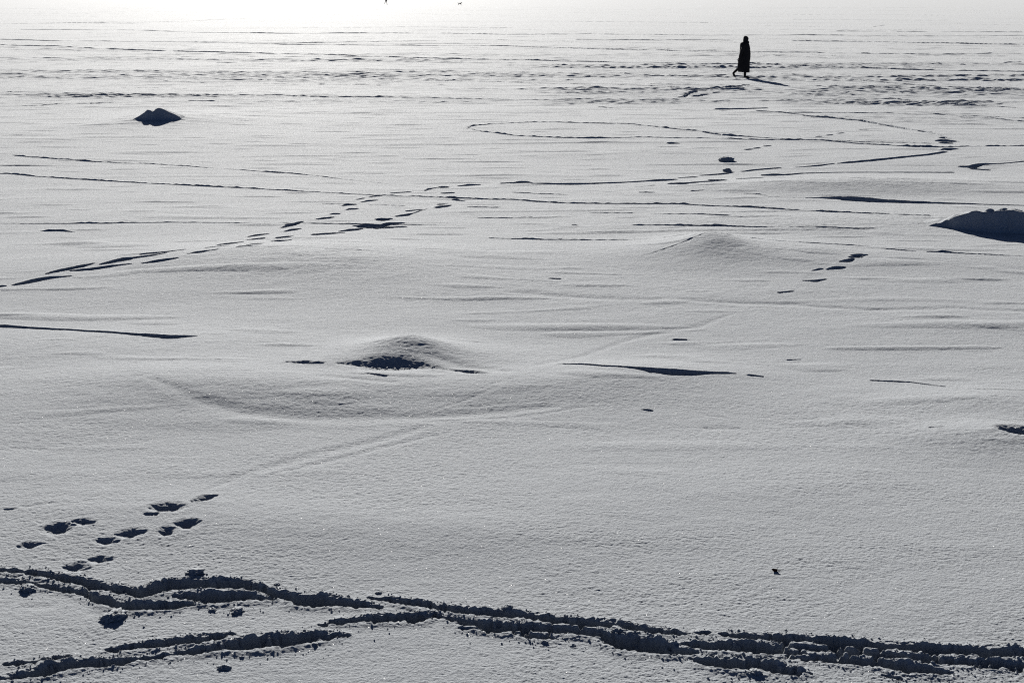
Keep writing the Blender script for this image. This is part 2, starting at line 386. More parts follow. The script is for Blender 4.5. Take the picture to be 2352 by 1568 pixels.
SWELLS = [  # x, y (foot of the slope in the picture), half-length across, half-length in depth, height
    (928, 826, .36, .30, .128), (940, 818, .18, .18, .014), (1642, 586, .22, .25, .035), (1010, 838, .75, .30, .045), (830, 855, .55, .22, .04), (1638, 592, .42, .55, .125), (1760, 612, 1.2, .7, .085), (1530, 612, .9, .6, .05),
    (640, 935, 1.1, .45, .062), (1000, 925, 1.3, .45, .044), (430, 905, .8, .5, .05), (1340, 905, .9, .35, .045), (2000, 440, 2.0, .7, .16), (1640, 465, 1.2, .4, .03),
    (200, 950, .9, .8, .05), (640, 1245, .9, .4, .03), (1050, 1268, .7, .3, .025), (2300, 1030, .6, .35, .07), (2270, 945, .6, .35, .05), (700, 640, 1.6, 1.0, .10),
    (560, 620, 1.2, .8, .06), (350, 292, 1.3, 1.6, .16), (1900, 545, 3.0, 1.2, .10), (2350, 620, 1.8, .6, .04), (1600, 700, 3.5, 1.2, .05),
    (250, 1210, .5, .3, .02), (1480, 870, .8, .3, .05), (330, 815, 1.3, .5, .05),
]

# ------------------------------------------------------------------ the snow-covered ice: one sheet
SCALE = 2352 / 1024.0
rows = []
y = -25.4 + 0.9
while y < 1600:
    rows.append(y)
    hy = y + 25.4
    rows_step = 0.20 + 0.58 * float(sstep(280, 900, hy))
    y += min(rows_step, hy * .06)
while y < 3600:
    rows.append(y)
    y += 6 + (y - 1600) * .03
_, RY, RT = ground_xy(CX, np.array(rows))
dd_far = list(RY)
t_last = RT[-1]
extra = [RY[-1] - .15, RY[-1] - .5, RY[-1] - 1, RY[-1] - 2, RY[-1] - 4, RY[-1] - 8, RY[-1] - 16, RY[-1] - 40]
RY = np.concatenate([RY, extra])
RT = np.concatenate([RT, [t_last] * len(extra)])
half = 0.395
du = 0.58 * SCALE / FD
uc = list(np.arange(-half, half + du, du))
g, s_ = [], du
v = uc[-1]
while v < 7:
    s_ *= 1.06
    v += s_
    g.append(v)
U = np.array([-a for a in reversed(g)] + uc + g)
du_arr = np.gradient(U)
NR, NC = len(RY), len(U)
GX = (RT[:, None] * U[None, :]).astype(np.float32)
GY = np.repeat(RY[:, None].astype(np.float32), NC, axis=1)
dd_row = np.abs(np.gradient(RY)).astype(np.float32)
dx_col = np.abs(du_arr).astype(np.float32)
print('grid', NR, NC, NR * NC)
H = np.zeros((NR, NC), np.float32)


def dist_fade(lam, aspect=1.0):
    """octave weight: gone where the sheet's own mesh is too coarse to carry it"""
    a = sstep(1.6, 3.2, lam / dd_row)[:, None]
    b = sstep(1.6, 3.2, lam * aspect / (RT[:, None] * dx_col[None, :] + 1e-6))
    return (a * b).astype(np.float32)


def octave(lam, amp, aspect=1.0, tilt=0.0, seed=0.0, fn=None, mask=None):
    r = np.where(lam / dd_row > 1.6)[0]
    if len(r) == 0:
        return
    a, b = r[0], r[-1] + 1
    X, Y = GX[a:b], GY[a:b]
    n = perlin(X / (lam * aspect) + seed * 17.3, (Y - tilt * X) / lam + seed * 9.1)
    if fn is not None:
        n = fn(n)
    f = dist_fade(lam, aspect)[a:b] * amp
    if mask is not None:
        f = f * mask[a:b]
    H[a:b] += n * f


near_far = (1.0 / (1.0 + (RT / 120.0) ** 2)).astype(np.float32)[:, None] * np.ones((1, NC), np.float32)
octave(26, .07, 1.5, .1, 1, mask=near_far)
octave(8.5, .040, 1.8, .08, 2, mask=near_far)
octave(3.1, .020, 1.8, .05, 3, mask=near_far)
octave(1.25, .0070, 2.2, .05, 4)
octave(.52, .0034, 2.0, .03, 5)
octave(.21, .0015, 1.6, 0, 6)
octave(.095, .0012, 1.35, 0, 7)
crust = (.55 + .60 * sstep(-.5, .6, perlin(GX / 1.9, GY / .9) + .5 * perlin(GX / .6 + 4, GY / .35))).astype(np.float32)
octave(.050, .0015, 1.25, 0, 8, mask=crust)
octave(.030, .0019, 1.15, 0, 9, mask=crust)
octave(.018, .0016, 1.1, 0, 10, mask=crust)
octave(.0115, .0012, 1.0, 0, 11, mask=crust)

# wind dashes: isolated small ripples in the middle distance
mid = (sstep(8, 16, RT) * 1.0).astype(np.float32)[:, None] * np.ones((1, NC), np.float32)
octave(.60, .05, 4.5, .03, 12, lambda n: np.maximum(0, n - .42), mid)
octave(.33, .035, 3.5, .02, 13, lambda n: np.maximum(0, n - .40), mid)
octave(.95, .055, 5.0, .04, 14, lambda n: np.maximum(0, n - .45), (sstep(18, 34, RT)).astype(np.float32)[:, None] * np.ones((1, NC), np.float32))

mound_mask = np.zeros((NR, NC), np.float32)
for (sx, sy, lx, ly, hh) in SWELLS:
    wx, wy, t = ground_xy(sx, sy)
    wy = wy + ly * .9
    e = ((GX - wx) / lx) ** 2 + ((GY - wy) / ly) ** 2
    m = e < 14
    r = np.where(m.any(axis=1))[0]
    if len(r):
        a, b = r[0], r[-1] + 1
        bump = np.exp(-.5 * e[a:b] ** .9)
        H[a:b] += (hh * bump).astype(np.float32)
        mound_mask[a:b] = np.maximum(mound_mask[a:b], bump * min(1, hh / .12))

octave(.34, .006, 1.3, .1, 30, mask=mound_mask)
octave(.14, .004, 1.4, .1, 31, mask=mound_mask)
octave(.06, .004, 1.2, .1, 32, mask=mound_mask)

# trampled bands -> amplitude of chop
A = np.zeros((NR, NC), np.float32)


def sub_grid(xmin, xmax, ymin, ymax):
    r = np.where((RY >= ymin) & (RY <= ymax))[0]
    if len(r) == 0:
        return None
    r0, r1 = r[0], r[-1] + 1
    tt = RT[r0:r1]
    us = min(xmin / tt.min(), xmin / tt.max())
    ue = max(xmax / tt.min(), xmax / tt.max())
    c0, c1 = np.searchsorted(U, us), np.searchsorted(U, ue)
    if c1 <= c0:
        return None
    return r0, r1, c0, c1


for reg, s, strength in BANDS:
    p = read(reg, s)
    for (x0, y0, t0), (x1, y1, t1) in zip(p[:-1], p[1:]):
        n = 6
        ys = [y0 - t0, y0 + t0, y1 - t1, y1 + t1]
        _, Yn, _ = ground_xy(CX, max(ys))
        _, Yf, _ = ground_xy(CX, max(min(ys), -22))
        r = np.where((RY >= Yn) & (RY <= Yf))[0]
        if len(r) == 0:
            continue
        r0, r1 = r[0], r[-1] + 1
        # picture coordinates of the rows, used only to look up where the band lies on the ice
        rowy = np.array(rows + [9999] * len(extra))[r0:r1][:, None]
        colx = (U * FD + CX)[None, :]
        k = (colx - x0) / (x1 - x0)
        inside = (k >= 0) & (k < 1)
        yc = y0 + (y1 - y0) * k
        tc = (t0 + (t1 - t0) * k) * .5
        ends = sstep(0, 1, np.minimum((colx - p[0][0]) / 160 , (p[-1][0] - colx) / 160))
        val = np.where(inside, strength * ends * np.exp(-((rowy - yc) / np.maximum(tc, 1)) ** 2), 0)
        A[r0:r1] = np.maximum(A[r0:r1], val)
far_amp = (sstep(38, 80, RT) * .5).astype(np.float32)[:, None]
patch = sstep(-.35, .6, perlin(GX / 26, GY / 5 + 3.3) + .8 * perlin(GX / 11 + 4, GY / 1.7))
A = np.clip(A + far_amp * patch, 0, 1) * (.35 + .9 * patch)
A *= sstep(16, 24, GY)
A *= 1 - .75 * np.exp(-(((GX - 9.9) / 1.3) ** 2 + ((GY - 54.5) / 3.2) ** 2) ** 2)
octave(.11, .12, 3.0, .02, 18, lambda n: np.maximum(0, n - .05), A)
octave(.20, .15, 2.4, .02, 19, lambda n: np.maximum(0, n - .05), A)
octave(.40, .075, 2.4, .02, 20, lambda n: np.maximum(0, n - .10), A)
octave(.75, .045, 2.8, .02, 21, lambda n: np.maximum(0, n - .20), A)
octave(1.5, .04, 4.5, .03, 22, lambda n: np.maximum(0, n - .25), A)
octave(3.2, .08, 6.0, .03, 23, lambda n: np.maximum(0, n - .2), A)
octave(7.5, .11, 7.0, .02, 24, lambda n: np.maximum(0, n - .25), A)

# more faint old tracks crossing the far ice, all running roughly the same way
lr = random.Random(5)
for _ in range(95):
    yy = 36 + 380 * lr.random() ** 1.25
    xx = lr.uniform(-300, 4300)
    ln = lr.uniform(250, 1500)
    sl = lr.gauss(.016, .012)
    tt = lr.uniform(1.8, 4.2) * (.6 + .4 * min(1, yy / 200))
    LINES.append(('a', ' '.join('%.0f,%.1f,%.1f' % (xx + ln * k / 5, yy + sl * ln * k / 5 + lr.gauss(0, 1.6), tt * (.35 + .65 * math.sin(math.pi * (k + .5) / 6))) for k in range(6))))

# ---- grooves, prints, scarps and lines
CARVE = np.zeros((NR, NC), np.float32)
RIDGE = np.zeros((NR, NC), np.float32)
sun_h = np.array([SUN_DIR.x, SUN_DIR.y]) / math.hypot(SUN_DIR.x, SUN_DIR.y)


def stroke(p, style):
    if len(p) == 1:
        x, y, t = p[0]
        p = [(x - 6, y, t * .5), (x + 6, y, t * .7)]
    W = [ground_xy(x, y) for x, y, _ in p]
    pts = np.array([(a, b) for a, b, _ in W])
    dep = np.array([c for _, _, c in W])
    n = len(p)
    gw, rh = [], []
    for i, (x, y, t) in enumerate(p):
        tan = pts[min(i + 1, n - 1)] - pts[max(i - 1, 0)]
        tan = tan / (np.linalg.norm(tan) + 1e-9)
        d = dep[i]
        if style == 'near':
            gf = 1.0
        elif style in ('print', 'soft', 'dip'):
            gf = 1.0
        elif style == 'cut':
            gf = float(np.interp(d, [10, 16, 25, 40], [.85, .65, .45, .2]))
        elif style == 'trail':
            gf = float(np.interp(d, [10, 18, 28, 45], [.95, .8, .6, .3]))
        else:
            gf = float(np.interp(d, [9, 16, 28, 45], [.7, .45, .25, .1]))
        ya, yb = y - t * gf / 2, y + t * gf / 2
        ax, ay, _ = ground_xy(x, ya)
        bx, by, _ = ground_xy(x, yb)
        v = np.array([ax - bx, ay - by])
        wid = abs(v[0] * tan[1] - v[1] * tan[0])
        wid = max(wid, .35 * np.linalg.norm(v))
        gw.append(max(wid / 2 * (.86 if style == 'near' else 1.14 if style == 'trail' else 1), .004))
        rh.append((1.15 if style != 'line' else float(np.interp(d, [15, 35, 55], [1.1, .8, .42]))) * t * (1 - gf) / (FD / d + 3.3 * FD * CAM_H / d ** 2))
    for i in range(n - 1):
        a, b = pts[i], pts[i + 1]
        seg = b - a
        L2 = float(seg @ seg)
        if L2 < 1e-9:
            continue
        nrm = np.array([-seg[1], seg[0]]) / math.sqrt(L2)
        if nrm @ sun_h < 0:
            nrm = -nrm
        wm = max(gw[i], gw[i + 1])
        rm = max(rh[i], rh[i + 1])
        dmax = max(dep[i], dep[i + 1])
        ddl = max(float(np.interp(-dmax, -RT[:len(rows)], dd_row[:len(rows)])), .01)
        pad = wm * 2.2 + rm * 14 + 4 * ddl + .05
        sg = sub_grid(min(a[0], b[0]) - pad, max(a[0], b[0]) + pad, min(a[1], b[1]) - pad, max(a[1], b[1]) + pad)
        if sg is None:
            continue
        r0, r1, c0, c1 = sg
        X = GX[r0:r1, c0:c1]
        Y = GY[r0:r1, c0:c1]
        k = np.clip(((X - a[0]) * seg[0] + (Y - a[1]) * seg[1]) / L2, 0, 1)
        px = X - (a[0] + k * seg[0])
        py = Y - (a[1] + k * seg[1])
        dist = np.sqrt(px * px + py * py)
        q = np.sign(px * nrm[0] + py * nrm[1]) * dist
        hw = gw[i] + (gw[i + 1] - gw[i]) * k
        hr = rh[i] + (rh[i + 1] - rh[i]) * k
        if style == 'near':
            t_fac = 1
            jit = .30 * perlin(X / .16, Y / .16) + .30 * perlin(X / .06 + 5, Y / .06) + .22 * perlin(X / .028 + 9, Y / .028)
            u = (dist + jit * .070) / hw
            D = np.clip(.85 * hw * 2, .01, .14)
            D = D * (1 + .25 * perlin(X / .3 + 2, Y / .3))
            carve = D * np.where(q > 0, 1 - sstep(.55, 1.08, u), 1 - sstep(.25, 1.22, u))
            # crumbs thrown up on the far lip, a rounded bank pushed up on the near side
            crumb = np.clip(.35 + .9 * perlin(X / .10 + 7, Y / .10) + .8 * perlin(X / .045, Y / .045 + 3) + .5 * perlin(X / .02, Y / .02 + 8), 0, 2)
            big = np.clip(hw / .05, .2, 1.2)
            bank = np.exp(-((q + hw * 1.28) / (.030 + .22 * hw)) ** 2) * np.clip(.85 + .35 * perlin(X / .22 + 2, Y / .22) + .15 * perlin(X / .07, Y / .07 + 5) + .25 * perlin(X / .03, Y / .03), 0, 2)
            lip = np.exp(-((q - hw * 1.15) / (.028 + .10 * hw)) ** 2)
            ridge = big * (lip * crumb * .018 + bank * .0120)
        elif style in ('print', 'soft', 'dip'):
            u = (dist + .012 * perlin(X / .07, Y / .07) + .008 * perlin(X / .03, Y / .03)) / (hw * {'print': 1.0, 'dip': 1.15, 'soft': 1.5}[style])
            D = np.clip({'print': .46, 'dip': .27, 'soft': .14}[style] * hw, .003, .055)
            carve = D * np.exp(-1.25 * u * u) * (1 + (0 if style == 'soft' else .18) * perlin(X / .035 + 3, Y / .035) + (0 if style == 'soft' else .10) * perlin(X / .016, Y / .016 + 5))
            ridge = .10 * D * np.exp(-((u - 1.6) / .5) ** 2)
        else:
            lam = max(.06, 3.5 * ddl)
            wob = perlin(X / (lam * 2), Y / (lam * 2)) + .5 * perlin(X / (lam * .8), Y / (lam * .8))
            u = (dist + .22 * hw * wob) / hw
            D = np.clip((.8 if style == 'trail' else .6) * hw, .004, .11)
            carve = D * ((1 - sstep(.6, 1.15, u)) if style != 'cut' else (1 - sstep(.15, 1.25, u)))
            face = np.maximum(.45 * hr, 1.2 * ddl)
            hr = np.where((hr > .003) & (ddl < .06), np.maximum(hr, .30 * face), hr)
            q0 = hw * 1.05
            back = 3.2 * hr + 1.5 * ddl
            prof = np.where(q < q0, 1 - sstep(0, 1, (q0 - q) / face), np.exp(-((q - q0) / back) ** 2))
            if style == 'line':
                mod = np.clip(.55 + .95 * perlin(X / (lam * 6) + 3, Y / (lam * 6)) + 1.0 * perlin(X / (lam * 1.8), Y / (lam * 1.8) + 7), 0, 2.0)
            else:
                mod = np.clip(1 + .35 * perlin(X / (lam * 3) + 3, Y / (lam * 3)), .4, 1.5)
            endfade = np.exp(-np.maximum(0, dist - np.abs(px * nrm[0] + py * nrm[1])) * 0)
            along = np.abs(px * seg[0] + py * seg[1]) / math.sqrt(L2)
            ridge = hr * prof * mod * np.exp(-(along / (hw + 2 * hr + .02)) ** 2) * endfade
        CARVE[r0:r1, c0:c1] = np.maximum(CARVE[r0:r1, c0:c1], carve)
        RIDGE[r0:r1, c0:c1] = np.maximum(RIDGE[r0:r1, c0:c1], ridge)


for lst, st in ((SOFT, 'soft'), (DIPS, 'dip'), (NEAR, 'near'), (PRINTS, 'print'), (CUTS, 'cut'), (TRAIL, 'trail'), (LINES, 'line')):
    for reg, s in lst:
        stroke(read(reg, s), st)
H += RIDGE * (1 - .8 * np.clip(CARVE / .02, 0, 1)) - CARVE

ground = link('snow_field', grid_mesh('snow_field', GX, GY, H), mat=SNOW)
tag(ground, kind='structure')


def ground_z(x, y):
    r = int(np.argmin(np.abs(RY - y)))
    c = int(np.argmin(np.abs(U - x / RT[r])))
    return float(H[r, c])


def ground_zs(X, Y):
    order = np.argsort(RY)
    r = order[np.clip(np.searchsorted(RY[order], Y), 0, NR - 1)]
    c = np.clip(np.searchsorted(U, X / RT[r]), 0, NC - 1)
    return H[r, c]


def at(x, y):
    a, b, _ = ground_xy(x, y)
    return Vector((float(a), float(b), ground_z(float(a), float(b))))


# ------------------------------------------------------------------ snow-buried humps (a rock or an ice block under each)
def hump(name, centre, crest, foot, back, xs, ny=150, y0=-1.0, y1=2.0, knob=None, fine=.0025, dents=None, lumpy=.012):
    """crest: height against X; foot: Y where the near face starts; the far side slopes gently to the ice"""
    nx = 320
    X = np.linspace(xs[0], xs[1], nx)[None, :] * np.ones((ny, 1))
    v = np.linspace(0, 1, ny)[:, None]
    Y = y0 + (y1 - y0) * v * np.ones((1, nx))
    wob = .035 * perlin(X / .22 + 3, Y * 0 + .5) + .015 * perlin(X / .08, Y * 0 + 7.7)
    c = np.interp(X, [p[0] for p in crest], [p[1] for p in crest])
    f = np.interp(X, [p[0] for p in foot], [p[1] for p in foot]) + wob
    fw = np.maximum(.30 * c + .03, .04)
    up = sstep(0, 1, (Y - f) / fw) ** .8
    bk = np.interp(X, [p[0] for p in back], [p[1] for p in back])
    dn = np.exp(-(np.maximum(0, Y - f - fw) / bk) ** 2)
    Z = c * up * dn
    Z = Z + (lumpy * perlin(X / .33 + 5, Y / .33) + .010 * perlin(X / .13, Y / .13)) * sstep(.02, .10, Z) + fine * perlin(X / .045, Y / .045) + .6 * fine * perlin(X / .02, Y / .02)
    for (kx, ky, kr, kh) in knob or []:
        e = ((X - kx) / kr) ** 2 + ((Y - ky) / (kr * 1.1)) ** 2
        Z = Z + kh * np.clip(1 - e, 0, 1) ** .7
    for (kx, kw, kh) in dents or []:
        Z = Z - kh * np.exp(-((X - kx) / kw) ** 2) * sstep(.05, .15, Z)
    edge = np.minimum(np.minimum((X - xs[0]), (xs[1] - X)) / .12, np.minimum(Y - y0, y1 - Y) / .12)
    Z = Z - .06 * (1 - sstep(0, 1, edge)) - .012
    Z = Z + ground_zs(X + centre.x, Y + centre.y) - centre.z
    o = link(name, grid_mesh(name, X.astype(np.float32), Y.astype(np.float32), Z.astype(np.float32)), mat=SNOW)
    o.location = centre
    return o


c0 = at(357, 289)
h1 = hump('snow_hump', c0,
          [(-1.0, 0), (-.66, .02), (-.50, .10), (-.30, .21), (-.20, .285), (-.12, .27), (-.07, .235), (-.02, .25), (.03, .31), (.09, .325), (.22, .30), (.36, .22), (.50, .15), (.60, .09), (.66, .03), (.9, 0)],
          [(-1, .25), (-.62, .14), (-.3, -.02), (0, -.10), (.3, -.02), (.62, .16), (.9, .25)], [(-1, .5), (0, .9), (1, .5)], (-1.1, 1.0), y0=-.7, y1=2.2)
tag(h1, 'dark shaded snow hump with a notched top, alone at the far left', 'snow hump', 'snow humps on the ice')
c1 = at(2286, 540)
h2 = hump('snow_hump', c1,
          [(-1.3, 0), (-.92, .012), (-.82, .045), (-.72, .08), (-.63, .13), (-.59, .175), (-.52, .215), (-.42, .26), (-.31, .295), (-.18, .30), (0, .315), (.20, .335), (.34, .32), (.50, .285), (.70, .22), (.90, .14), (1.05, .08), (1.3, 0), (1.6, 0)],
          [(-1.3, .36), (-1.0, .34), (-.80, .30), (-.66, .26), (-.60, .10), (-.5, .02), (-.3, -.08), (0, -.18), (.3, -.20), (.7, -.12), (1.1, .10), (1.6, .3)], [(-1.3, .35), (-.5, .5), (0, .9), (1.3, .5)], (-1.4, 1.65), y0=-.8, y1=2.4,
          knob=[(-.10, .08, .085, .05), (.08, .10, .10, .035), (-.30, .10, .10, .02), (.32, .12, .12, .03)], lumpy=.032)
tag(h2, 'big blue-black shaded snow hump cut by the right edge', 'snow hump', 'snow humps on the ice')


def lump(name, loc, size, seed, rough=.28, sub=4, freq=2.2):
    bm = bmesh.new()
    bmesh.ops.create_icosphere(bm, subdivisions=sub, radius=1)
    P = np.array([v.co[:] for v in bm.verts])
    n = rough * perlin(P[:, 0] * freq + seed * 7.1, P[:, 1] * freq + P[:, 2] * 1.7 * freq) + rough * .6 * perlin(P[:, 0] * freq * 2.3 + P[:, 2] * 2, P[:, 1] * freq * 2.3 + seed * 3.3) + rough * .4 * perlin(P[:, 0] * freq * 6 + P[:, 2] * 5, P[:, 1] * freq * 6 - P[:, 2] * 4 + seed)
    for v, k in zip(bm.verts, n):
        v.co = Vector((v.co.x * size[0], v.co.y * size[1], v.co.z * size[2])) * (1 + float(k))
    me = bpy.data.meshes.new(name)
    bm.to_mesh(me)
    bm.free()
    me.shade_smooth()
    o = link(name, me, mat=SNOW)
    o.location = loc
    return o


p_ = at(1670, 369)
tag(lump('snow_lump', p_ + Vector((0, .05, .03)), (.17, .12, .060), 1.0, .22), 'wedge-shaped dark snow lump, farther one of two below the walker', 'snow lump', 'dark lumps on the open snow')
p_ = at(1671, 391)
tag(lump('snow_lump', p_ + Vector((0, .04, .02)), (.085, .07, .045), 2.0, .22), 'small round dark snow lump beside the trail, nearer of two below the walker', 'snow lump', 'dark lumps on the open snow')
CLODS = [  # x, y in the picture, width in picture units, label
    ('g', 895, 390, 84, 'snow clod alone above the bend of the upper track'),
    ('g', 517, 598, 120, 'largest snow clod, below the second track at its left bend'),
    ('g', 122, 462, 84, 'pointed snow clod under the second track near the left edge'),
    ('g', 1030, 818, 60, 'snow clod lying on smooth snow under the lowest left track'),
    ('g', 1090, 560, 66, 'biggest clod in the crumbled row under the middle tracks'),
    ('g', 972, 556, 42, 'clod at the left of the crumbled row under the middle tracks'),
    ('g', 1738, 472, 30, 'tiny clod just above the start of the long right track'),
    ('g', 1272, 436, 36, 'small clod just right of the upper bend of the track'),
    ('g', 1955, 568, 92, 'broad clod where the two tracks cross'),
    ('g', 2330, 548, 52, 'clod on the upper edge of the long right track'),
    ('h', 1122, 846, 64, 'round clod on the near edge of the bottom track'),
    ('h', 148, 700, 34, 'small clod below the short side groove'),
    ('h', 742, 728, 84, 'jagged clod standing inside the shaded groove'),
    ('h', 480, 650, 60, 'pointed clod on the ridge between the two long tracks'),
    ('h', 1700, 850, 54, 'clod among crumbs under the right-hand tracks'),
    ('h', 280, 712, 30, 'little clod on open snow under the long tracks'),
    ('g', 1445, 712, 30, 'little clod on the near edge of the wide lower-left groove'),
    ('g', 1110, 768, 22, 'crumb-sized clod under the wide lower-left groove'),
]
for i, (reg, zx, zy, wd, lab) in enumerate(CLODS):
    ox, oy = REG[reg]
    x, yv = ox + zx * .5, oy + zy * .5
    a, b, t = ground_xy(x, yv)
    rad = wd * .5 * .5 * t / FD
    z = ground_z(float(a), float(b))
    o = lump('snow_clod', Vector((float(a), float(b) + rad * .5, z + rad * .05)), (rad, rad * .8, rad * .36), i * 1.37 + .4, .42, 4, 1.8)
    o.rotation_euler = (0, 0, i * 1.1)
    tag(o, lab, 'snow clod', 'snow clods along the tracks')

# loose crumbs scattered beside the tracks: nobody could count them
bm = bmesh.new()
bmesh.ops.create_icosphere(bm, subdivisions=1, radius=1)
cv = np.array([v.co[:] for v in bm.verts], np.float32)
cf = np.array([[v.index for v in f.verts] for f in bm.faces], np.int32)
bm.free()
VV, FF, base = [], [], 0
for reg, s in NEAR:
    p = read(reg, s)
    for (x0, y0, t0), (x1, y1, t1) in zip(p[:-1], p[1:]):
        n = int(abs(x1 - x0) * .24)
        for _ in range(n):
            k = rng.random()
            tt = t0 + (t1 - t0) * k
            side = 1 if rng.random() < .42 else -1
            off = side * (tt * .55 + abs(rng.normal()) * 12 * (1.2 if side > 0 else .45))
            x = x0 + (x1 - x0) * k
            yv = y0 + (y1 - y0) * k + off
            a, b, t = ground_xy(x, yv)
            rad = (.0025 + .006 * rng.random() ** 3 + (.007 * rng.random() if rng.random() < .05 else 0))
            z = ground_z(float(a), float(b)) + rad * .1
            VV.append(cv * rad * rng.uniform(.7, 1.3, (len(cv), 3)) + np.array([a, b, z]))
            FF.append(cf + base)
            base += len(cv)
VV = np.concatenate(VV)
FF = np.concatenate(FF)
me = bpy.data.meshes.new('snow_crumbs')
me.vertices.add(len(VV))
me.vertices.foreach_set('co', VV.astype(np.float32).ravel())
me.loops.add(len(FF) * 3)
me.loops.foreach_set('vertex_index', FF.ravel().astype(np.int32))
me.polygons.add(len(FF))
me.polygons.foreach_set('loop_start', np.arange(0, len(FF) * 3, 3, dtype=np.int32))
me.update(calc_edges=True)
me.shade_smooth()
tag(link('snow_crumbs', me, mat=SNOW), 'loose white snow crumbs scattered beside the tracks', 'snow crumbs', kind='stuff')


# ------------------------------------------------------------------ figures
def skinned(name, joints, bones, parent, mat, sub=2, root=0):
    """joints: list of ((x,y,z), radius or (rx,ry)); bones: index pairs -> one continuous surface"""
    me = bpy.data.meshes.new(name)
    me.from_pydata([j[0] for j in joints], bones, [])
    o = link(name, me, parent, mat)
    o.modifiers.new('skin', 'SKIN')
    layer = me.skin_vertices[0] if me.skin_vertices else None
    if layer is None:
        bm = bmesh.new()
        bm.from_mesh(me)
        bm.verts.layers.skin.verify()
        bm.to_mesh(me)
        bm.free()
        layer = me.skin_vertices[0]
    for i, j in enumerate(joints):
        r = j[1]
        layer.data[i].radius = (r, r) if not isinstance(r, tuple) else r
        layer.data[i].use_root = (i == root)
    m = o.modifiers.new('smooth', 'SUBSURF')
    m.levels = m.render_levels = sub
    me.shade_smooth()
    return o


def loft(name, rings, parent, mat, n=40, fold=0.0, nf=9, cap=True):
    """rings: (x, y, z, half-size x, half-size y, tilt of the ring plane in x)"""
    bm = bmesh.new()
    prev = None
    loops = []
    for i, (cx, cy, cz, rx, ry, tl) in enumerate(rings):
        k = fold * (1 - i / max(1, len(rings) - 1))
        lp = []
        for j in range(n):
            a = 2 * math.pi * j / n
            s = 1 + k * math.sin(nf * a + .6 * math.sin(a * 2)) + .3 * k * math.sin(17 * a)
            lp.append(bm.verts.new((cx + rx * s * math.cos(a), cy + ry * s * math.sin(a), cz + tl * math.cos(a))))
        loops.append(lp)
    for p, q in zip(loops[:-1], loops[1:]):
        for j in range(n):
            bm.faces.new((p[j], p[(j + 1) % n], q[(j + 1) % n], q[j]))
    if cap:
        bm.faces.new(list(reversed(loops[0])))
        bm.faces.new(loops[-1])
    bmesh.ops.recalc_face_normals(bm, faces=bm.faces)
    me = bpy.data.meshes.new(name)
    bm.to_mesh(me)
    bm.free()
    me.shade_smooth()
    return link(name, me, parent, mat)


def hand_joints(J, B, wrist_i, palm, d, side, s=1.0):
    """five bent fingers from the palm; d points along the hand, side across it"""
    d = Vector(d).normalized()
    side = Vector(side).normalized()
    nrm = d.cross(side)
    P = Vector(palm)
    J.append((tuple(P), (.032 * s, .020 * s)))
    pi = len(J) - 1
    B.append((wrist_i, pi))
    for k, (o_, ln) in enumerate(((-.027, .066), (-.009, .076), (.010, .072), (.028, .056))):
        a = P + d * .045 * s + side * o_ * s
        J.append((tuple(a), .0105 * s))
        B.append((pi, len(J) - 1))
        b = a + d * ln * .5 * s + nrm * .008 * s
        J.append((tuple(b), .0092 * s))
        B.append((len(J) - 2, len(J) - 1))
        c = b + d * ln * .45 * s + nrm * .024 * s
        J.append((tuple(c), .008 * s))
        B.append((len(J) - 2, len(J) - 1))
    a = P + side * -.036 * s + d * .006 * s
    J.append((tuple(a), .0115 * s))
    B.append((pi, len(J) - 1))
    b = a + side * -.016 * s + d * .030 * s + nrm * .01 * s
    J.append((tuple(b), .010 * s))
    B.append((len(J) - 2, len(J) - 1))
    c = b + d * .024 * s + nrm * .012 * s
    J.append((tuple(c), .0085 * s))
    B.append((len(J) - 2, len(J) - 1))


# --- the walker in the long coat; x = walking direction, z = up
wp = at(1708.5, 179.0)
walker = link('person', None)
walker.location = wp + Vector((0, 0, -.01))
tag(walker, 'walker in a long black hooded coat and boots, striding right across the snow', 'person')
J = [((-.01, 0, .92), (.13, .16)),            # 0 pelvis
     ((0, 0, 1.12), (.115, .145)), ((-.01, 0, 1.32), (.12, .17)), ((-.01, 0, 1.43), (.085, .12)), ((.015, 0, 1.49), .055), ((.03, 0, 1.57), (.075, .07)), ((.03, 0, 1.655), (.078, .07)),
     ((.01, -.10, .86), .095), ((.05, -.10, .50), .062), ((.025, -.10, .27), .056), ((.02, -.10, .085), .042), ((.115, -.10, .045), .038), ((.20, -.10, .035), .028),   # 7-12 front leg
     ((-.04, .10, .86), .095), ((-.12, .10, .50), .062), ((-.33, .10, .30), .054), ((-.43, .10, .20), .042), ((-.385, .10, .10), .038), ((-.345, .10, .04), .026),      # 13-18 rear leg, heel up
     ((-.04, -.20, 1.41), .062), ((-.15, -.235, 1.14), .050), ((-.235, -.23, .88), .040),                                                                             # 19-21 arm swinging back
     ((0, .20, 1.41), .062), ((.06, .235, 1.14), .050), ((.16, .22, .92), .040)]                                                                                        # 22-24 arm swinging forward
B = [(0, 1), (1, 2), (2, 3), (3, 4), (4, 5), (5, 6), (0, 7), (7, 8), (8, 9), (9, 10), (10, 11), (11, 12), (0, 13), (13, 14), (14, 15), (15, 16), (16, 17), (17, 18),
     (3, 19), (19, 20), (20, 21), (3, 22), (22, 23), (23, 24)]
hand_joints(J, B, 21, (-.268, -.23, .79), (-.3, 0, -1), (1, 0, -.3))
hand_joints(J, B, 24, (.20, .22, .83), (.25, 0, -1), (1, 0, .25))
body = skinned('body', J, B, walker, KNIT)
